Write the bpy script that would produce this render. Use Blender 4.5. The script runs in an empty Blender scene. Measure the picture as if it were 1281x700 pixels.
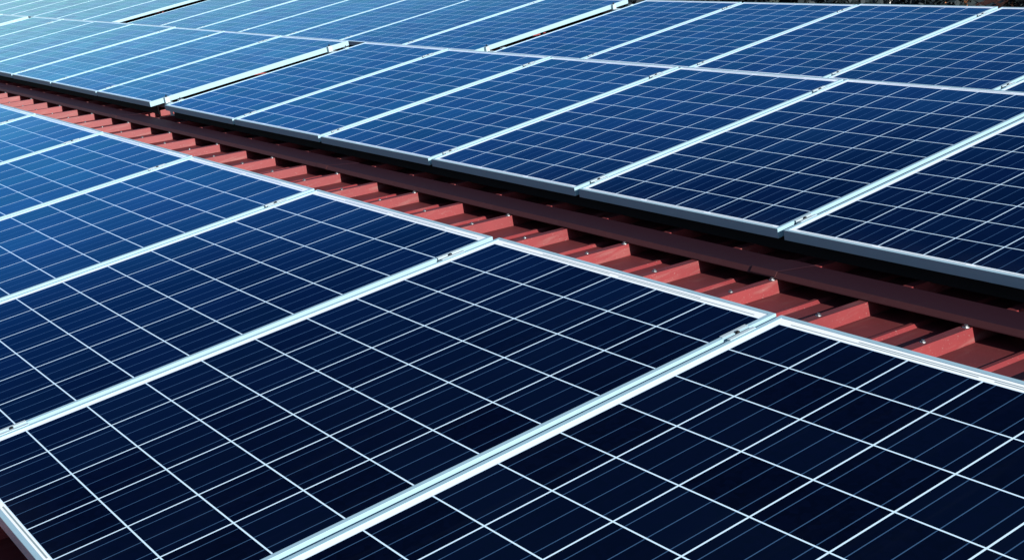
import bpy, bmesh, math, random
from mathutils import Matrix, Vector
random.seed(7)
PI = math.pi
R = math.radians
sc = bpy.context.scene
COL = sc.collection

# ------------------------------------------------------------------ frames of reference
TH = R(12.63)                       # pitch of the near row of panels above the horizon
MW = Matrix.Rotation(TH, 4, 'X')    # array plane -> world
SLOPE = -0.12                       # slope of the roof sheet seen from the array plane
ROOF_A = math.atan(SLOPE)
def rib_z(y): return -0.43025 + SLOPE * (y - 0.98345)

# ------------------------------------------------------------------ node helpers
def mat(name):
    m = bpy.data.materials.new(name); m.use_nodes = True
    nt = m.node_tree
    return m, nt, nt.nodes['Principled BSDF']
def N(nt, t, **k):
    n = nt.nodes.new(t)
    for a, b in k.items(): setattr(n, a, b)
    return n
def L(nt, a, b): nt.links.new(a, b)
def math_n(nt, op, a, b=None, c=None):
    n = N(nt, 'ShaderNodeMath', operation=op)
    for i, v in enumerate((a, b, c)):
        if v is None: continue
        if hasattr(v, 'node'): L(nt, v, n.inputs[i])
        else: n.inputs[i].default_value = v
    return n.outputs[0]
def mixc(nt, f, a, b, bt='MIX'):
    n = N(nt, 'ShaderNodeMix', data_type='RGBA', blend_type=bt)
    for s, v in ((0, f), (6, a), (7, b)):
        if hasattr(v, 'node'): L(nt, v, n.inputs[s])
        elif s == 0: n.inputs[0].default_value = v
        else: n.inputs[s].default_value = (*v, 1) if len(v) == 3 else v
    return n.outputs[2]
def noise(nt, vec, scale, detail=3, rough=.55):
    n = N(nt, 'ShaderNodeTexNoise'); n.inputs['Scale'].default_value = scale
    n.inputs['Detail'].default_value = detail; n.inputs['Roughness'].default_value = rough
    if vec is not None: L(nt, vec, n.inputs['Vector'])
    return n.outputs['Fac']
def ramp(nt, f, stops):
    n = N(nt, 'ShaderNodeMapRange'); L(nt, f, n.inputs[0])
    for i, v in enumerate(stops): n.inputs[i + 1].default_value = v
    return n.outputs[0]

# ------------------------------------------------------------------ materials
PITCH = 0.1585
GAPU, GAPV = 0.0036, 0.0036
GL = 1.3
def solar_material():
    m, nt, b = mat('solar_laminate')
    uv = N(nt, 'ShaderNodeUVMap'); uv.uv_map = 'UVMap'
    sp = N(nt, 'ShaderNodeSeparateXYZ'); L(nt, uv.outputs[0], sp.inputs[0])
    u, v = sp.outputs[0], sp.outputs[1]          # metres from the first cell
    cu = math_n(nt, 'DIVIDE', u, PITCH); cv = math_n(nt, 'DIVIDE', v, PITCH)
    fu = math_n(nt, 'FRACT', cu); fv = math_n(nt, 'FRACT', cv)
    iu = math_n(nt, 'FLOOR', cu); iv = math_n(nt, 'FLOOR', cv)
    def gap(f, w):      # 1 in the gap between two cells
        d = math_n(nt, 'ABSOLUTE', math_n(nt, 'SUBTRACT', f, .5))
        return math_n(nt, 'GREATER_THAN', d, .5 - w / PITCH / 2)
    g = math_n(nt, 'MAXIMUM', gap(fu, GAPU), gap(fv, GAPV))
    def outside(x, n):
        return math_n(nt, 'MAXIMUM', math_n(nt, 'LESS_THAN', x, 0.0), math_n(nt, 'GREATER_THAN', x, float(n)))
    inside = math_n(nt, 'SUBTRACT', 1.0, math_n(nt, 'MAXIMUM', outside(cu, 6), outside(cv, 10)))
    white = math_n(nt, 'MAXIMUM', g, math_n(nt, 'MAXIMUM', outside(cu, 6), outside(cv, 10)))
    # three bus bars along each cell
    f3 = math_n(nt, 'FRACT', math_n(nt, 'MULTIPLY', cu, 3.0))
    bus = math_n(nt, 'LESS_THAN', math_n(nt, 'ABSOLUTE', math_n(nt, 'SUBTRACT', f3, .5)), 0.0020 / PITCH * 3 / 2)
    # every cell a little different in tone
    oi = N(nt, 'ShaderNodeObjectInfo')
    cb = N(nt, 'ShaderNodeCombineXYZ'); L(nt, iu, cb.inputs[0]); L(nt, iv, cb.inputs[1])
    L(nt, math_n(nt, 'MULTIPLY', oi.outputs['Random'], 57.0), cb.inputs[2])
    wn = N(nt, 'ShaderNodeTexWhiteNoise', noise_dimensions='3D'); L(nt, cb.outputs[0], wn.inputs[0])
    base = mixc(nt, wn.outputs['Value'], (0.0004, 0.0016, 0.0055), (0.0009, 0.0038, 0.0130))
    # crystals of the silicon
    c2 = N(nt, 'ShaderNodeCombineXYZ'); L(nt, u, c2.inputs[0]); L(nt, v, c2.inputs[1]); L(nt, oi.outputs['Random'], c2.inputs[2])
    vo = N(nt, 'ShaderNodeTexVoronoi'); vo.inputs['Scale'].default_value = 75; L(nt, c2.outputs[0], vo.inputs['Vector'])
    vs = N(nt, 'ShaderNodeSeparateColor'); L(nt, vo.outputs['Color'], vs.inputs[0])
    base = mixc(nt, ramp(nt, vs.outputs[0], (0, 1, .0, .35)), base, (0.0012, 0.0035, 0.016))
    base = mixc(nt, bus, base, (0.036, 0.088, 0.175))
    # string ribbons in the two end margins
    def ribbon(t0, lo, hi):
        a = math_n(nt, 'LESS_THAN', math_n(nt, 'ABSOLUTE', math_n(nt, 'SUBTRACT', v, t0)), .0019)
        k = math_n(nt, 'MULTIPLY', math_n(nt, 'GREATER_THAN', cu, lo), math_n(nt, 'LESS_THAN', cu, hi))
        return math_n(nt, 'MULTIPLY', a, k)
    rb = ribbon(1.585 + .0095, .15, 2.9)
    for a in ((1.585 + .0095, 3.1, 5.85), (-.0055, .15, 1.9), (-.0055, 2.1, 3.9), (-.0055, 4.1, 5.85), (1.585 + .0165, 1.2, 4.8)):
        rb = math_n(nt, 'MAXIMUM', rb, ribbon(*a))
    sheet = mixc(nt, rb, (0.80, 0.84, 0.86), (0.24, 0.32, 0.33))
    col = mixc(nt, white, base, mixc(nt, inside, sheet, (0.58, 0.78, 0.92)))
    # thin film of dust, thicker in places
    dn = noise(nt, c2.outputs[0], 3.5, 5, .6)
    d = ramp(nt, dn, (.42, .8, .0, .0012))
    edge = math_n(nt, 'MULTIPLY', ramp(nt, v, (-.02, .10, 1, 0)), ramp(nt, dn, (.3, .7, .2, 1)))
    d = math_n(nt, 'ADD', d, math_n(nt, 'MULTIPLY', edge, .010))
    st = N(nt, 'ShaderNodeMapping'); st.inputs['Scale'].default_value = (26, .9, 1); L(nt, c2.outputs[0], st.inputs[0])
    sn = noise(nt, st.outputs[0], 1.0, 4, .6)
    d = math_n(nt, 'ADD', d, ramp(nt, sn, (.55, .8, 0, .0035)))
    col = mixc(nt, d, col, (0.42, 0.42, 0.40))
    vd = N(nt, 'ShaderNodeTexVoronoi'); vd.inputs['Scale'].default_value = 5.5; L(nt, c2.outputs[0], vd.inputs['Vector'])
    vd2 = N(nt, 'ShaderNodeSeparateColor'); L(nt, vd.outputs['Color'], vd2.inputs[0])
    spot = math_n(nt, 'MULTIPLY', math_n(nt, 'LESS_THAN', vd.outputs['Distance'], .0105), math_n(nt, 'GREATER_THAN', vd2.outputs[0], .72))
    col = mixc(nt, math_n(nt, 'MULTIPLY', spot, .45), col, (0.40, 0.42, 0.40))
    # anti-reflective coated solar glass: reflection that is deep blue and weak face on,
    # and turns bright and neutral only at grazing incidence
    nt.nodes.remove(b)
    df = N(nt, 'ShaderNodeBsdfDiffuse'); L(nt, col, df.inputs[0])
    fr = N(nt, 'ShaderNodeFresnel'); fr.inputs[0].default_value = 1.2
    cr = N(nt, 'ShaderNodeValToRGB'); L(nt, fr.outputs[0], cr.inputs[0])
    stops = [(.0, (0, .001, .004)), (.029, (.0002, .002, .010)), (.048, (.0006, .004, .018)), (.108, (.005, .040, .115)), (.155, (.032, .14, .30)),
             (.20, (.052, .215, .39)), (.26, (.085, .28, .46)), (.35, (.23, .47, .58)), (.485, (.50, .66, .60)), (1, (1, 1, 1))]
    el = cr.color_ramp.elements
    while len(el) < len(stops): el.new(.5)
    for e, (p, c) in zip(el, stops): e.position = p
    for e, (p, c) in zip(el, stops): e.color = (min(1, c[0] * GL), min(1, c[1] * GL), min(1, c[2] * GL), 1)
    # the coating differs a little from cell to cell and the glass carries a faint uneven film
    w2 = N(nt, 'ShaderNodeTexWhiteNoise', noise_dimensions='3D')
    c3 = N(nt, 'ShaderNodeVectorMath', operation='ADD'); L(nt, cb.outputs[0], c3.inputs[0]); c3.inputs[1].default_value = (31.7, 11.3, 5.1); L(nt, c3.outputs[0], w2.inputs[0])
    tint = mixc(nt, w2.outputs['Value'], (.96, 1.05, .99), (.98, .90, .98))
    lum = math_n(nt, 'MULTIPLY', ramp(nt, wn.outputs['Value'], (0, 1, .93, 1.06)), ramp(nt, dn, (.3, .75, .93, 1.08)))
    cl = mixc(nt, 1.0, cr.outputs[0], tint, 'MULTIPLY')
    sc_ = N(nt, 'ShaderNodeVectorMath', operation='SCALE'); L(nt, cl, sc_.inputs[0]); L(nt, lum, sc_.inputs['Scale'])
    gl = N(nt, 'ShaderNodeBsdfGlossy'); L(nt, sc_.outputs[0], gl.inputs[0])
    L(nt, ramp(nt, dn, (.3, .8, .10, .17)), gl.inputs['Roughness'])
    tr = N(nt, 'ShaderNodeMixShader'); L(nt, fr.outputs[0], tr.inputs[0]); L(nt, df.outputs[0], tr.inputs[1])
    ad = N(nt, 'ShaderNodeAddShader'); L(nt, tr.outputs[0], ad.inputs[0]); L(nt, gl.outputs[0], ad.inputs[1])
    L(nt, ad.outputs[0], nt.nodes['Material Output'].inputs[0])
    return m


def alu_material(name, base=(.32, .49, .57), metal=.12, rough=.42):
    m, nt, b = mat(name)
    tc = N(nt, 'ShaderNodeTexCoord')
    mp = N(nt, 'ShaderNodeMapping'); mp.inputs['Scale'].default_value = (1, 1, 1); L(nt, tc.outputs['Object'], mp.inputs[0])
    n = noise(nt, mp.outputs[0], 9, 4)
    L(nt, mixc(nt, ramp(nt, n, (.35, .7, 0, .35)), base, tuple(c * .8 for c in base)), b.inputs['Base Color'])
    b.inputs['Metallic'].default_value = metal
    L(nt, ramp(nt, n, (.3, .7, rough - .09, rough + .12)), b.inputs['Roughness'])
    return m

def paint_material(name, base, dark, rough=.45, spec=.4, scale=2.2, streak=1.0):
    m, nt, b = mat(name)
    tc = N(nt, 'ShaderNodeTexCoord')
    n1 = noise(nt, tc.outputs['Object'], scale, 6, .65)
    mp = N(nt, 'ShaderNodeMapping'); mp.inputs['Scale'].default_value = (14, 1.2, 14); L(nt, tc.outputs['Object'], mp.inputs[0])
    n2 = noise(nt, mp.outputs[0], 3, 5, .6)       # streaks down the sheet
    c = mixc(nt, ramp(nt, n1, (.38, .68, 0, .75)), base, dark)
    c = mixc(nt, ramp(nt, n2, (.55, .8, 0, .4 * streak)), c, (0.30, 0.22, 0.19))
    n3 = noise(nt, tc.outputs['Object'], 160, 2)
    c = mixc(nt, ramp(nt, n3, (.66, .74, 0, .35 * streak)), c, (0.45, 0.38, 0.34))
    L(nt, c, b.inputs['Base Color'])
    b.inputs['Roughness'].default_value = rough
    b.inputs['Specular IOR Level'].default_value = spec
    bp = N(nt, 'ShaderNodeBump'); bp.inputs['Strength'].default_value = .12; bp.inputs['Distance'].default_value = .01
    L(nt, n1, bp.inputs['Height']); L(nt, bp.outputs[0], b.inputs['Normal'])
    return m

def plain(name, c, rough=.6, metal=0, var=.25, scale=3):
    m, nt, b = mat(name)
    tc = N(nt, 'ShaderNodeTexCoord')
    n = noise(nt, tc.outputs['Object'], scale, 5, .6)
    L(nt, mixc(nt, ramp(nt, n, (.3, .7, 0, 1)), c, tuple(x * (1 - var) for x in c)), b.inputs['Base Color'])
    b.inputs['Roughness'].default_value = rough; b.inputs['Metallic'].default_value = metal
    return m

M_CELL = solar_material()
M_FRAME = alu_material('anodised_frame')
M_CLAMP = alu_material('clamp_aluminium', (.42, .52, .56), .15, .42)
M_RAIL = alu_material('rail_aluminium', (.60, .68, .72), .3, .45)
M_BACK = plain('backsheet', (.70, .72, .74), .5, 0, .08)
M_ZINC = alu_material('zinc_screw', (.30, .32, .33), .9, .38)
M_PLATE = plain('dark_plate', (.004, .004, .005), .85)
M_FOOT = alu_material('foot_aluminium', (.72, .76, .78), .2, .4)
M_BLACK = plain('dark_bolt', (.03, .03, .032), .4, .6)
M_RED = paint_material('red_roof_paint', (.205, .030, .032), (.14, .023, .026), .45, .25, 2.2, .8)
M_RED_FLAT = paint_material('flat_face_roof_paint', (.115, .021, .023), (.065, .016, .018), .55, .2, 2.2, .25)
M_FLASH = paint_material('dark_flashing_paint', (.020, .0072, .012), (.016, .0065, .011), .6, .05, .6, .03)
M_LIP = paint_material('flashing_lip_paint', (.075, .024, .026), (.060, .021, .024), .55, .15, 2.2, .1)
M_WALL = plain('render_wall', (.45, .42, .38), .8)

# ------------------------------------------------------------------ mesh helpers
def quadbox(bm, x0, x1, y0, y1, z0, z1):
    vs = [bm.verts.new(p) for p in ((x0,y0,z0),(x1,y0,z0),(x1,y1,z0),(x0,y1,z0),(x0,y0,z1),(x1,y0,z1),(x1,y1,z1),(x0,y1,z1))]
    for f in ((0,3,2,1),(4,5,6,7),(0,1,5,4),(1,2,6,5),(2,3,7,6),(3,0,4,7)):
        bm.faces.new([vs[i] for i in f])
    return vs
def prism(bm, n, r, z0, z1, cx=0, cy=0, r1=None, rot=0):
    r1 = r if r1 is None else r1
    a = [bm.verts.new((cx + r * math.cos(rot + i * 2 * PI / n), cy + r * math.sin(rot + i * 2 * PI / n), z0)) for i in range(n)]
    b = [bm.verts.new((cx + r1 * math.cos(rot + i * 2 * PI / n), cy + r1 * math.sin(rot + i * 2 * PI / n), z1)) for i in range(n)]
    bm.faces.new(a[::-1]); bm.faces.new(b)
    for i in range(n): bm.faces.new((a[i], a[(i + 1) % n], b[(i + 1) % n], b[i]))
def extrude_profile(bm, prof, x0, x1):
    """closed profile in (y, z) swept along x"""
    a = [bm.verts.new((x0, y, z)) for y, z in prof]; b = [bm.verts.new((x1, y, z)) for y, z in prof]
    n = len(prof)
    for i in range(n): bm.faces.new((a[i], a[(i + 1) % n], b[(i + 1) % n], b[i]))
    bm.faces.new(a[::-1]); bm.faces.new(b)
def mesh(name, bm, m, bevel=0, smooth=False):
    bmesh.ops.recalc_face_normals(bm, faces=bm.faces)
    if bevel:
        bmesh.ops.bevel(bm, geom=[e for e in bm.edges if len(e.link_faces) == 2 and e.calc_face_angle(0) > .5], offset=bevel, segments=1, affect='EDGES')
    me = bpy.data.meshes.new(name); bm.to_mesh(me); bm.free()
    me.materials.append(m)
    if smooth:
        for p in me.polygons: p.use_smooth = True
    return me
def link(name, me, parent=None, mw=None):
    o = bpy.data.objects.new(name, me); COL.objects.link(o)
    if parent: o.parent = parent
    if mw is not None: o.matrix_local = mw
    return o
def tag(o, label, cat, group=None, kind=None):
    if kind: o['kind'] = kind
    else: o['category'] = cat
    if label: o['label'] = label
    if group: o['group'] = group
    return o

# ------------------------------------------------------------------ solar panel prototype
PW, PL = .990, 1.648
MX, MY = .0270, .0245
def frame_mesh():
    bm = bmesh.new()
    zt, zb, lip = .0015, -.0335, .0118
    # ring profile: outer wall, top lip, inner drop, wall thickness, bottom flange
    # listed as (inset, z)
    prof = [(0, zb), (0, zt - .0008), (.0008, zt), (lip - .0006, zt), (lip, zt - .0006), (lip, -.0006), (.0018, -.0045), (.0018, zb + .002), (.024, zb + .002), (.024, zb)]
    rings = []
    for ins, z in prof:
        rings.append([bm.verts.new(p) for p in ((ins, ins, z), (PW - ins, ins, z), (PW - ins, PL - ins, z), (ins, PL - ins, z))])
    n = len(prof)
    for i in range(n):
        a, b = rings[i], rings[(i + 1) % n]
        for k in range(4):
            bm.faces.new((a[k], a[(k + 1) % 4], b[(k + 1) % 4], b[k]))
    return mesh('panel_frame', bm, M_FRAME)
def glass_mesh():
    bm = bmesh.new(); uvl = bm.loops.layers.uv.new('UVMap')
    e = .0113
    quadbox(bm, e, PW - e, e, PL - e, -.005, 0)
    for f in bm.faces:
        for l in f.loops: l[uvl].uv = (l.vert.co.x - MX, l.vert.co.y - MY)
    return mesh('panel_glass', bm, M_CELL)
def jbox_mesh():
    bm = bmesh.new(); quadbox(bm, PW/2 - .06, PW/2 + .06, PL - .22, PL - .11, -.028, -.0055)
    return mesh('junction_box', bm, M_BLACK, .003)
def back_mesh():
    bm = bmesh.new(); quadbox(bm, .012, PW - .012, .012, PL - .012, -.0056, -.0052)
    return mesh('back_sheet', bm, M_BACK)
ME_FRAME, ME_GLASS, ME_JB, ME_BACK = frame_mesh(), glass_mesh(), jbox_mesh(), back_mesh()

def place(o, frame_mat):            # frame_mat in array plane coordinates
    o.matrix_world = MW @ frame_mat
proto = None
def panel(frame_mat, label, group):
    global proto
    if proto is None:
        r = bpy.data.objects.new('solar_panel', None); COL.objects.link(r)
        r.empty_display_size = .1
        link('frame', ME_FRAME, r); link('glass', ME_GLASS, r); link('back_sheet', ME_BACK, r); link('junction_box', ME_JB, r)
        proto = r
    else:
        r = proto.copy(); COL.objects.link(r)
        for ch in list(proto.children):
            c = ch.copy(); COL.objects.link(c); c.parent = r
    place(r, frame_mat)
    tag(r, label, 'solar panel', group)
    return r

# rows: origin (s0, t0, z0), tilt against the near row, panel pitch, cell row 0 at the front edge
ANG_B, ANG_C = 0.011880, 0.012083
PPA, PPB, PPC = 1.01126, 1.01615, 1.01678
ROWB = (-2.02995, 1.24573, -.36693, ANG_B)
ROWC = (-3.03569, 3.97797, -.69880, ANG_C)
def row_mat(row, x, t, z=0):
    s0, t0, z0, a = row
    return Matrix.Translation((s0, t0, z0)) @ Matrix.Rotation(a, 4, 'X') @ Matrix.Translation((x, t, z))
ORD = ['first', 'second', 'third', 'fourth', 'fifth', 'sixth', 'seventh', 'eighth', 'ninth', 'tenth', 'eleventh']

# near row: k = 0 is the panel in the bottom right corner
TW = {0: (-.0050, -.0005, -.0015, 0, 0, -.0031), 1: (.0009, .0024, 0, 0, 0, -.0070), 2: (.0040, -.0006, .0008, 0, 0, -.0012)}
def a_mat(k, x=0, y=0, z=0, tweak=True):
    base = Matrix.Translation((-k * PPA, -10 * PITCH, 0))
    if tweak and k in TW:
        dx, dy, dz, rx, ry, rz = TW[k]
        c = Vector((-k * PPA + 3 * PITCH, -5 * PITCH, 0))
        Rm = Matrix.Rotation(rx, 4, 'X') @ Matrix.Rotation(ry, 4, 'Y') @ Matrix.Rotation(rz, 4, 'Z')
        base = Matrix.Translation(c + Vector((dx, dy, dz))) @ Rm @ Matrix.Translation(-c) @ base
    return base @ Matrix.Translation((x, y, z))
nearnames = {-1: 'dark blue solar panel of the near row past the lower right corner',
 0: 'very dark solar panel filling the lower right corner, its corner by the red ribs',
 1: 'large dark solar panel in the bottom centre, its lower left corner in view',
 2: 'second dark panel of the near row left of the bottom centre panel',
 3: 'navy panel of the near row, third left of the lower right corner panel',
 4: 'narrow looking blue panel of the near row, fourth left of the corner panel',
 5: 'blue panel at the left edge of the photo beside the red ribs',
 6: 'sliver of blue panel at the far left end of the near row',
 7: 'near row panel beyond the left edge, next to the last sliver'}
for k in range(-1, 7):
    panel(a_mat(k, -MX, -MY), nearnames[k], 'panels of the near row')

def row_panels(row, pp, off, ks, names, grp):
    for k in ks:
        j = random.uniform(-.0026, .0026)
        m = row_mat(row, off - k * pp - MX, -MY) @ Matrix.Rotation(j, 4, 'X') @ Matrix.Rotation(random.uniform(-.002, .002), 4, 'Y')
        panel(m, names(k), grp)
B0, B1 = 0.0, -4.29049
B2 = B1 - 7 * PPB - .24
C0, C1, C2 = 0.0, -3.24460, -10.85259
row_panels(ROWB, PPB, B0, range(-2, 5), lambda k: 'middle row solar panel, %s to the right of the black gap above the purple flashing' % ORD[4 - k], 'panels of the middle row')
row_panels(ROWB, PPB, B1, range(1, 8), lambda k: 'lighter blue middle row panel, %s to the left of the wide white and black gap' % ORD[k - 1], 'panels of the middle row')
row_panels(ROWB, PPB, B2, range(1, 5), lambda k: 'pale middle row panel at the left edge, %s beyond the small far gap' % ORD[k - 1], 'panels of the middle row')
row_panels(ROWC, PPC, C0, range(-2, 4), lambda k: 'back row solar panel, %s to the right of the back row black gap' % ORD[3 - k], 'panels of the back row')
row_panels(ROWC, PPC, C1, range(1, 8), lambda k: 'back row panel, %s to the left of the black gap near the top centre' % ORD[k - 1], 'panels of the back row')
row_panels(ROWC, PPC, C2, range(1, 8), lambda k: 'pale hazy blue back row panel in the top left, %s beyond the far gap' % ORD[k - 1], 'panels of the back row')

# ------------------------------------------------------------------ clamps
def clamp_meshes():
    bm = bmesh.new()
    g = .0095
    # top plate with a shallow channel, and the web down the gap
    quadbox(bm, -.0155, -.006, -.04, .04, .0016, .0036)
    quadbox(bm, .006, .0165, -.04, .04, .0016, .0036)
    quadbox(bm, -.0085, -.0058, -.039, .039, -.007, .0034)
    quadbox(bm, .0058, .0085, -.039, .039, -.007, .0034)
    quadbox(bm, -.0060, .0060, -.039, .039, -.0075, -.0050)
    a = mesh('mid_clamp', bm, M_CLAMP, .0006)
    bm = bmesh.new(); prism(bm, 12, .0052, -.0049, .0045); prism(bm, 12, .0033, .0045, .006)
    b = mesh('clamp_bolt', bm, M_BLACK)
    bm = bmesh.new()   # end clamp: block beside the frame with a lip on top of it, panel on the -x side
    extrude = [(-.008, .0016), (-.008, .0046), (.024, .0046), (.024, -.034), (.0008, -.034), (.0008, .0016)]
    av = [bm.verts.new((x, -.017, z)) for x, z in extrude]; bv = [bm.verts.new((x, .017, z)) for x, z in extrude]
    for i in range(6): bm.faces.new((av[i], av[(i + 1) % 6], bv[(i + 1) % 6], bv[i]))
    bm.faces.new(av[::-1]); bm.faces.new(bv)
    c = mesh('end_clamp', bm, M_CLAMP, .0006)
    bm = bmesh.new(); prism(bm, 12, .0065, .0047, .012, .012, 0); prism(bm, 12, .0032, .012, .020, .012, 0)
    d = mesh('end_clamp_bolt', bm, M_BLACK)
    return a, b, c, d
CM, CB, EC, EB = clamp_meshes()
cproto = {}
def clamp(kind, m, label, group):
    if kind not in cproto:
        r = bpy.data.objects.new(kind + '_clamp', None); COL.objects.link(r); r.empty_display_size = .02
        link('clamp_body', CM if kind == 'mid' else EC, r); link('bolt', CB if kind == 'mid' else EB, r)
        cproto[kind] = r
    else:
        r = cproto[kind].copy(); COL.objects.link(r)
        for ch in list(cproto[kind].children):
            c = ch.copy(); COL.objects.link(c); c.parent = r
    place(r, m); tag(r, label, 'clamp', group)
TA_F, TA_B = .105, 1.48      # from the front cell edge
for k in range(0, 6):
    for t, w in ((.135, 'lower'), (1.585 - (.088 if k == 0 else .13), 'upper')):
        gapx = -(PPA - PW) / 2 - MX
        m = a_mat(k, gapx, t, .001)
        clamp('mid', m, 'aluminium clamp at the %s end of the %s joint from the right, near row' % (w, ORD[k]), 'clamps of the near row')
for row, pp, off, ks, rn in ((ROWB, PPB, B0, range(-1, 4), 'middle'), (ROWB, PPB, B1, range(1, 7), 'middle'), (ROWC, PPC, C0, range(-1, 3), 'back'), (ROWC, PPC, C1, range(1, 7), 'back')):
    for k in ks:
        for t, w in ((.10, 'front'), (1.45, 'rear')):
            side = 'right' if off == 0 else 'left'
            idx = (3 if rn == 'middle' else 2) - k if side == 'right' else k - 1
            m = row_mat(row, off - k * pp - (pp - PW) / 2 - MX, t)
            clamp('mid', m, 'clamp at %s end of the %s joint %s of gap, %s row' % (w, ORD[idx], side, rn), 'clamps of the %s row' % rn)
for row, pp, offl, nl, offr, rn in ((ROWB, PPB, B1, 1, B0 - 4 * PPB, 'middle'), (ROWC, PPC, C1, 1, C0 - 3 * PPC, 'back')):
    for t, w in ((.10, 'front'), (1.45, 'rear')):
        xr = offl - pp - MX + PW
        clamp('end', row_mat(row, xr, t), 'end clamp with upright dark bolt on the white %s edge facing the %s row gap' % (w, rn), 'end clamps')
        xl = offr - MX
        clamp('end', row_mat(row, xl, t) @ Matrix.Rotation(PI, 4, 'Z'), 'low end clamp holding the left edge right of the %s row gap, %s end' % (rn, w), 'end clamps')

# ------------------------------------------------------------------ rails with feet
def rail(row_or_a, x0, x1, t, label, feet_at, plate=False):
    r = bpy.data.objects.new('mounting_rail', None); COL.objects.link(r); r.empty_display_size = .05
    if row_or_a is None: base = Matrix.Translation((x0, t, 0))
    else: base = row_mat(row_or_a, x0, t)
    place(r, base); Lg = x1 - x0
    bm = bmesh.new()
    h, w = .034, .038
    zt = -.0345; zb = zt - h
    prof = [(-w/2, zb), (-w/2, zt - .014), (-w/2 + .004, zt - .014), (-w/2 + .004, zt - .008), (-w/2, zt - .008), (-w/2, zt), (-.006, zt), (-.006, zt - .009), (.006, zt - .009), (.006, zt), (w/2, zt), (w/2, zb)]
    extrude_profile(bm, prof, 0, Lg)
    link('rail_bar', mesh('rail_bar', bm, M_RAIL), r)
    inv = base.inverted()
    p = base @ Vector((0, 0, 0)); yA = p.y
    clear = p.z + zb - rib_z(yA)
    bm = bmesh.new()
    hh = max(clear - .004, .01)
    quadbox(bm, -.020, .020, -.046, -.041, zb - hh, zb + .020)      # upright
    quadbox(bm, -.020, .020, -.0405, .030, zb - hh - .0005, zb - hh + .004)     # foot on the rib
    quadbox(bm, -.020, .020, -.0405, -.0195, zb + .008, zb + .014)
    prism(bm, 6, .007, zb - hh + .0042, zb - hh + .010, 0, .012)
    fm = mesh('rail_foot', bm, M_FOOT if hh < .1 else M_RAIL)
    for x in feet_at:
        f = link('foot', fm, r); f.location = (x - p.x, 0, 0)
    for pa, pb, py in plate or ():        # made-up dark plates, added to block light and view under the row
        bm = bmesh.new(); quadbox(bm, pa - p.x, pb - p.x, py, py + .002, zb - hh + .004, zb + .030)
        link('shade_plate', mesh('shade_plate', bm, M_PLATE), r)
    tag(r, label, 'rail', 'panel mounting rails')
RIB0, RIBP = -4.21376, .333625
def rib_near(x): return RIB0 - .014 + round((x - RIB0) / RIBP) * RIBP
def feet(x0, x1, step=4, must=()):
    out = []; x = rib_near(x0 + .3)
    while x < x1 - .1: out.append(x); x += RIBP * step
    return out
rail(None, -6.2, 1.9, -1.45, 'low aluminium rail under the lower edge of the near row', feet(-6.2, 1.9))
rail(None, -6.2, 1.9, -.12, 'raised aluminium rail hidden under the upper edge of the near row', feet(-6.2, 1.9))
bx0, bx1 = ROWB[0] + B2 - 4 * PPB, ROWB[0] + B0 + 3 * PPB
cx0, cx1 = ROWC[0] + C2 - 7 * PPC, ROWC[0] + C0 + 3 * PPC
PLB = [(bx0, bx1)]; PLC = [(cx0, cx1)]
g0 = ROWB[0] + B1 - PPB - MX + PW; g1 = ROWB[0] - 4 * PPB - MX
PLF = [(bx0, g0), (g1, bx1)]
gapx = rib_near(ROWB[0] + B0 - 4 * PPB - .14)
ft = [gapx + i * RIBP * 5 for i in range(-8, 5) if bx0 < gapx + i * RIBP * 5 < bx1]
rail(ROWB, bx0 - ROWB[0], bx1 - ROWB[0], .10, 'bright rail bridging the middle row gap at its front, behind the flashing', ft, [(a_ + .004, b_ - .004, -.072) for a_, b_ in PLF])
rail(ROWB, bx0 - ROWB[0], bx1 - ROWB[0], 1.45, 'bright rail bridging the middle row gap at its rear end', ft, [(x0_, x1_, .0305) for x0_, x1_ in PLB])
ft = [rib_near(x) for x in [cx0 + .5 + i * 1.2 for i in range(20)] if x < cx1]
rail(ROWC, cx0 - ROWC[0], cx1 - ROWC[0], .10, 'rail bridging the back row gap at its front', ft)
rail(ROWC, cx0 - ROWC[0], cx1 - ROWC[0], 1.45, 'rail bridging the back row gap at its rear end', ft, [(x0_, x1_, .0305) for x0_, x1_ in PLC])

# ------------------------------------------------------------------ the building with its ribbed red roof
bld = bpy.data.objects.new('factory_building', None); COL.objects.link(bld)
tag(bld, 'building under the panels with a red ribbed metal roof', 'building')
place(bld, Matrix.Identity(4))
X0, X1 = RIB0 - 62 * RIBP, RIB0 + 26 * RIBP
Y0, Y1 = -5.2, 6.6
def roof_mesh():
    bm = bmesh.new()
    h = .040
    prof = []
    k = -62
    while k <= 25:
        x = RIB0 + k * RIBP        # +x top edge of the rib
        prof += [(x - .041, 0), (x - .028, h), (x, h), (x + .013, 0)]
        c = x + RIBP / 2 - .014
        prof += [(c - .016, 0), (c - .006, .009), (c + .006, .009), (c + .016, 0)]
        k += 1
    rows = []
    ys = (Y0, Y1)
    for y in ys:
        rows.append([bm.verts.new((x, y, rib_z(y) - h + z)) for x, z in prof])
    for i in range(len(prof) - 1):
        bm.faces.new((rows[0][i], rows[0][i + 1], rows[1][i + 1], rows[1][i]))
    # underside, so that the sheet has thickness
    lo = [[bm.verts.new((x, y, rib_z(y) - h + z - .0012)) for x, z in prof] for y in ys]
    for i in range(len(prof) - 1):
        bm.faces.new((lo[0][i], lo[1][i], lo[1][i + 1], lo[0][i + 1]))
        bm.faces.new((rows[0][i], lo[0][i], lo[0][i + 1], rows[0][i + 1]))
        bm.faces.new((rows[1][i], rows[1][i + 1], lo[1][i + 1], lo[1][i]))
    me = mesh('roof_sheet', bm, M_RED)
    me.materials.append(M_RED_FLAT)          # flat faces take a darker red than the rib sides
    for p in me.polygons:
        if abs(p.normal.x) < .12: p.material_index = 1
    return me
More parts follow.
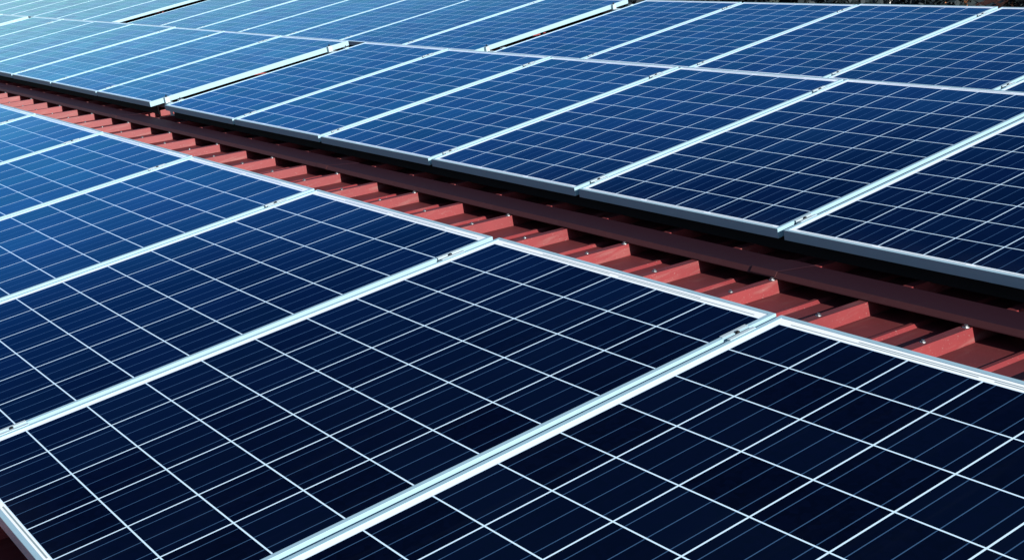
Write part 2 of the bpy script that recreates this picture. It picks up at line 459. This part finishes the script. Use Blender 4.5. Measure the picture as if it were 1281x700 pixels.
link('roof_sheet', roof_mesh(), bld)
bm = bmesh.new()
za, zb_ = rib_z(Y0) - .06, rib_z(Y1) - .06
# walls in array coordinates: vertical direction in that frame
up = MW.inverted().to_3x3() @ Vector((0, 0, 1))
def wall(p0, p1, hgt=6.2, th=.2):
    d = (Vector(p1) - Vector(p0)).normalized(); n = d.cross(up).normalized() * th
    a = [Vector(p0), Vector(p1), Vector(p1) + n, Vector(p0) + n]
    lo = [bm.verts.new(v - up * (hgt + (v @ up) )) for v in a]
    hi = [bm.verts.new(v) for v in a]
    bm.faces.new(lo[::-1]); bm.faces.new(hi)
    for i in range(4): bm.faces.new((lo[i], lo[(i + 1) % 4], hi[(i + 1) % 4], hi[i]))
wx0, wx1 = X0 + .3, X1 - .3
wall((wx0, Y0 + .3, rib_z(Y0 + .3) - .05), (wx1, Y0 + .3, rib_z(Y0 + .3) - .05))
wall((wx1, Y1 - .3, rib_z(Y1 - .3) - .05), (wx0, Y1 - .3, rib_z(Y1 - .3) - .05))
wall((wx0, Y1 - .31, rib_z(Y1 - .3) - .05), (wx0, Y0 + .31, rib_z(Y0 + .3) - .05))
wall((wx1, Y0 + .31, rib_z(Y0 + .3) - .05), (wx1, Y1 - .31, rib_z(Y1 - .3) - .05))
link('wall', mesh('wall', bm, M_WALL), bld)

# flashing strip
FL = [(.990, -.4264), (.9915, -.4240), (1.004, -.4107), (1.183, -.4510), (1.187, -.4540)]
def flash_mesh():
    bm = bmesh.new(); th = .0016
    prof = FL + [(y + .0006, z - th) for y, z in FL[::-1]]
    xs = [X0 + i * (X1 - X0) / 60 for i in range(61)]
    rings = []
    for i, x in enumerate(xs):
        j = random.uniform(-.0012, .0012)
        rings.append([bm.verts.new((x, y, z + j)) for y, z in prof])
    n = len(prof)
    for a, b in zip(rings, rings[1:]):
        for i in range(n): bm.faces.new((a[i], a[(i + 1) % n], b[(i + 1) % n], b[i]))
    bm.faces.new(rings[0][::-1]); bm.faces.new(rings[-1])
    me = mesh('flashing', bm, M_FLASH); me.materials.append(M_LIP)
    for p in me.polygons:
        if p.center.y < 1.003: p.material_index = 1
    return me
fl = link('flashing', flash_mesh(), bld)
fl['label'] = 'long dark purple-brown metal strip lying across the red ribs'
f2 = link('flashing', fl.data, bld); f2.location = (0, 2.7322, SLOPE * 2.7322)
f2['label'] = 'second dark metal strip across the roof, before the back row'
def screw_mesh():
    bm = bmesh.new()
    prism(bm, 14, .0085, 0, .0014, r1=.0078); prism(bm, 6, .0048, .0014, .0062)
    return mesh('hex_screw', bm, M_ZINC)
SM = screw_mesh()
for i in range(-7, 4):
    bm = bmesh.new(); x0 = RIB0 + (i * 8.37 + 1.3) * RIBP
    a = [bm.verts.new((x0, y - .0002, z + .0028)) for y, z in FL]; b = [bm.verts.new((x0 + .10, y - .0002, z + .0028)) for y, z in FL]
    for q in range(len(FL) - 1): bm.faces.new((a[q], b[q], b[q + 1], a[q + 1]))
    a2 = [bm.verts.new((x0, y, z + .0004)) for y, z in FL]; b2 = [bm.verts.new((x0 + .10, y, z + .0004)) for y, z in FL]
    for q in range(len(FL) - 1):
        bm.faces.new((a[q], a[q + 1], a2[q + 1], a2[q])); bm.faces.new((b[q], b2[q], b2[q + 1], b[q + 1]))
    me = mesh('lap_joint', bm, M_FLASH); me.materials.append(M_LIP)
    for p_ in me.polygons:
        if p_.center.y < 1.003: p_.material_index = 1
    link('lap_joint', me, fl)
for k in range(-30, 16):
    x = RIB0 + k * RIBP - .012
    if k % 2 == 0:
        s = link('screw', SM, fl); s.matrix_local = Matrix.Translation((x, .979, rib_z(.979) + .0004)) @ Matrix.Rotation(ROOF_A, 4, 'X') @ Matrix.Scale(1.15, 4)
    if k > -20:
        y = SCREW_Y = .80 + random.uniform(-.006, .006)
        s = link('screw', SM, bld); s.matrix_local = Matrix.Translation((x - .006, y, rib_z(y) + .0002)) @ Matrix.Rotation(ROOF_A, 4, 'X') @ Matrix.Rotation(random.uniform(0, 1), 4, 'Z') @ Matrix.Scale(random.uniform(.85, 1.1), 4)

# ------------------------------------------------------------------ ground and what stands beyond the roof
GZ = -6.2
def plane(name, x0, x1, y0, y1, z, m, n=1):
    bm = bmesh.new()
    v = [[bm.verts.new((x0 + (x1 - x0) * i / n, y0 + (y1 - y0) * j / n, z)) for j in range(n + 1)] for i in range(n + 1)]
    for i in range(n):
        for j in range(n): bm.faces.new((v[i][j], v[i + 1][j], v[i + 1][j + 1], v[i][j + 1]))
    return link(name, mesh(name, bm, m))
M_GRASS = plain('ground_grass', (.035, .055, .022), .95, 0, .5, .15)
g = plane('ground', -2500, 2500, -2500, 2500, GZ, M_GRASS); g['kind'] = 'structure'

CAM = Vector((1.83080, -2.27353, .73847))
def at(az, d, z=GZ):
    return Vector((CAM.x + d * math.cos(R(az)), CAM.y + d * math.sin(R(az)), z))

M_LEAF = plain('leaf', (.010, .026, .032), .7, 0, .6, .8)
M_LEAF2 = plain('leaf_dark', (.007, .018, .026), .7, 0, .6, .8)
M_BARK = plain('bark', (.09, .07, .05), .9)
def tree(loc, h, w, lm, label, seed):
    rnd = random.Random(seed)
    r = bpy.data.objects.new('broadleaf_tree', None); COL.objects.link(r); r.location = loc
    bm = bmesh.new(); prism(bm, 8, .22, 0, h * .55, r1=.11)
    for i in range(5):
        a = rnd.uniform(0, 6.28); z0 = h * rnd.uniform(.25, .45); p0 = Vector((0, 0, z0)); p1 = Vector((math.cos(a) * w * .3, math.sin(a) * w * .3, z0 + h * .25))
        d = (p1 - p0).normalized(); s1 = d.orthogonal().normalized(); s2 = d.cross(s1)
        aa = [bm.verts.new(p0 + (s1 * math.cos(t) + s2 * math.sin(t)) * .09) for t in (0, 1.57, 3.14, 4.71)]
        bb = [bm.verts.new(p1 + (s1 * math.cos(t) + s2 * math.sin(t)) * .04) for t in (0, 1.57, 3.14, 4.71)]
        for k in range(4): bm.faces.new((aa[k], aa[(k + 1) % 4], bb[(k + 1) % 4], bb[k]))
    link('trunk', mesh('trunk', bm, M_BARK), r)
    bm = bmesh.new()
    clumps = [(Vector((rnd.gauss(0, w * .2), rnd.gauss(0, w * .2), h * rnd.uniform(.35, .88))), rnd.uniform(.5, 1) * w * .2) for _ in range(26)]
    for c, cr in clumps:
        for _ in range(120):
            d = Vector((rnd.gauss(0, 1), rnd.gauss(0, 1), rnd.gauss(0, .8))).normalized() * cr * rnd.uniform(.5, 1.1)
            p = c + d; s = rnd.uniform(.09, .2)
            a = Vector((rnd.gauss(0, 1), rnd.gauss(0, 1), rnd.gauss(0, 1))).normalized() * s; b = a.orthogonal().normalized() * s * .6
            bm.faces.new([bm.verts.new(p + q) for q in (a, b, -a, -b)])
    me = bpy.data.meshes.new('crown'); bm.to_mesh(me); bm.free(); me.materials.append(lm)
    link('crown', me, r)
    tag(r, label, 'tree', 'trees beyond the roof')
TN = ['far left', 'left', 'second', 'third', 'fourth', 'fifth', 'sixth', 'seventh', 'eighth', 'ninth', 'tenth', 'eleventh', 'twelfth', 'right', 'far right']
azs = [138, 135.6, 133.6, 131.7, 130, 128.6, 127.4, 125.9, 124.6, 123.4, 122.2, 121.1, 120, 118.6, 117]
for i, az in enumerate(azs):
    d = 44 + 14 * ((i * 7) % 5) / 4
    tree(at(az, d), random.uniform(7.5, 9.2), random.uniform(4.2, 5.2), M_LEAF if i % 3 else M_LEAF2, 'dark green tree beyond the roof edge, number %d from the left of the top strip' % (i + 1) if False else ('dark tree above the back row panels, %s of the line' % TN[i]), i)

def house(loc, rz, w, dpt, h, wallm, roofm, label, name='house', storeys=2):
    r = bpy.data.objects.new(name, None); COL.objects.link(r); r.location = loc; r.rotation_euler = (0, 0, rz)
    bm = bmesh.new(); quadbox(bm, -w/2, w/2, -dpt/2, dpt/2, 0, h); link('wall', mesh('wall', bm, wallm), r)
    bm = bmesh.new(); o = .12; e = h + .01
    v = [bm.verts.new(p) for p in ((-w/2-o, -dpt/2-o, e), (w/2+o, -dpt/2-o, e), (w/2+o, dpt/2+o, e), (-w/2-o, dpt/2+o, e), (-w/2-o, 0, e+dpt*.3), (w/2+o, 0, e+dpt*.3))]
    for f in ((0,1,5,4),(2,3,4,5),(0,4,3),(1,2,5),(0,3,2,1)): bm.faces.new([v[i] for i in f])
    link('roof', mesh('roof', bm, roofm), r)
    nW = int(w / 1.5)
    for s in range(storeys):
        for i in range(nW):
            x = -w/2 + (i + .5) * w / nW; z = .4 + s * 2.8
            bm = bmesh.new()
            for q in ((x-.55, x+.55, -.06, .0, z-.06, z), (x-.55, x+.55, -.06, .0, z+1.2, z+1.26), (x-.61, x-.55, -.06, .0, z-.06, z+1.26), (x+.55, x+.61, -.06, .0, z-.06, z+1.26)):
                quadbox(bm, q[0], q[1], -dpt/2 + q[2], -dpt/2 + q[3] - .001, q[4], q[5])
            wn = link('window', mesh('window', bm, M_WHITE), r)
            bm = bmesh.new(); quadbox(bm, x-.548, x+.548, -dpt/2-.02, -dpt/2-.003, z+.002, z+1.198)
            link('pane', mesh('pane', bm, M_GLASS), wn)
    tag(r, label, 'house')
M_WHITE = plain('white_paint', (.8, .8, .78), .6, 0, .1)
M_GLASS = plain('window_glass', (.02, .03, .04), .1)
M_ORANGE = plain('orange_tile', (.50, .20, .08), .8)
M_BLUE = plain('blue_sheet', (.03, .10, .22), .6)
M_PINK = plain('pink_wall', (.50, .32, .27), .8)
M_GREY = plain('grey_roof', (.14, .14, .15), .8)
house(at(126.5, 52), R(126.5 - 90), 4.6, 5, 8, M_WHITE, M_GREY, 'white building seen over the back row panels', storeys=3)
house(at(123.8, 51), R(123.8 - 90), 1.4, 1.5, 6.6, M_ORANGE, M_ORANGE, 'small orange shed above the back row, right of the white house', name='shed', storeys=1)
house(at(124.85, 50), R(124.85 - 90), .9, 1.2, 6.5, M_BLUE, M_BLUE, 'narrow blue shed between the white house and orange shed', name='shed', storeys=1)
house(at(121.3, 53), R(121.3 - 90), 2.6, 2, 6.6, M_PINK, M_GREY, 'pinkish house at the top right corner of the photo')

# ------------------------------------------------------------------ camera
cam = bpy.data.cameras.new('camera'); co = bpy.data.objects.new('camera', cam); COL.objects.link(co)
right = Vector((.505107590, .863056384, 0)); down = Vector((.198331360, -.116074427, -.973237586)); fwd = Vector((-.839958924, .491589671, -.229801220))
m3 = Matrix((right, -down, -fwd)).transposed()
co.matrix_world = Matrix.Translation(CAM) @ m3.to_4x4()
cam.sensor_width = 36; cam.sensor_fit = 'HORIZONTAL'; cam.lens = 45.204
cam.shift_x = .19967; cam.shift_y = .00204
cam.clip_start = .05; cam.clip_end = 6000
sc.camera = co

# ------------------------------------------------------------------ light
SUN_AZ, SUN_EL = 0.0, 25.0      # azimuth measured from +x towards +y
w = bpy.data.worlds.new('World'); sc.world = w; w.use_nodes = True
nt = w.node_tree; bg = nt.nodes['Background']
sky = N(nt, 'ShaderNodeTexSky'); sky.sky_type = 'NISHITA'; sky.sun_disc = False
sky.sun_elevation = R(SUN_EL); sky.sun_rotation = R(90 - SUN_AZ)
sky.air_density = 1.0; sky.dust_density = .3; sky.ozone_density = 3
L(nt, sky.outputs[0], bg.inputs[0]); bg.inputs[1].default_value = .07
sd = bpy.data.lights.new('sun', 'SUN'); sd.energy = 5; sd.angle = R(.5); sd.color = (1, .955, .89)
so = bpy.data.objects.new('sun', sd); COL.objects.link(so)
dirv = Vector((math.cos(R(SUN_EL)) * math.cos(R(SUN_AZ)), math.cos(R(SUN_EL)) * math.sin(R(SUN_AZ)), math.sin(R(SUN_EL))))
so.rotation_euler = dirv.to_track_quat('Z', 'Y').to_euler()
so.location = (10, 0, 10)

sc.view_settings.view_transform = 'Standard'; sc.view_settings.look = 'None'
sc.view_settings.exposure = 0.68; sc.view_settings.gamma = 1
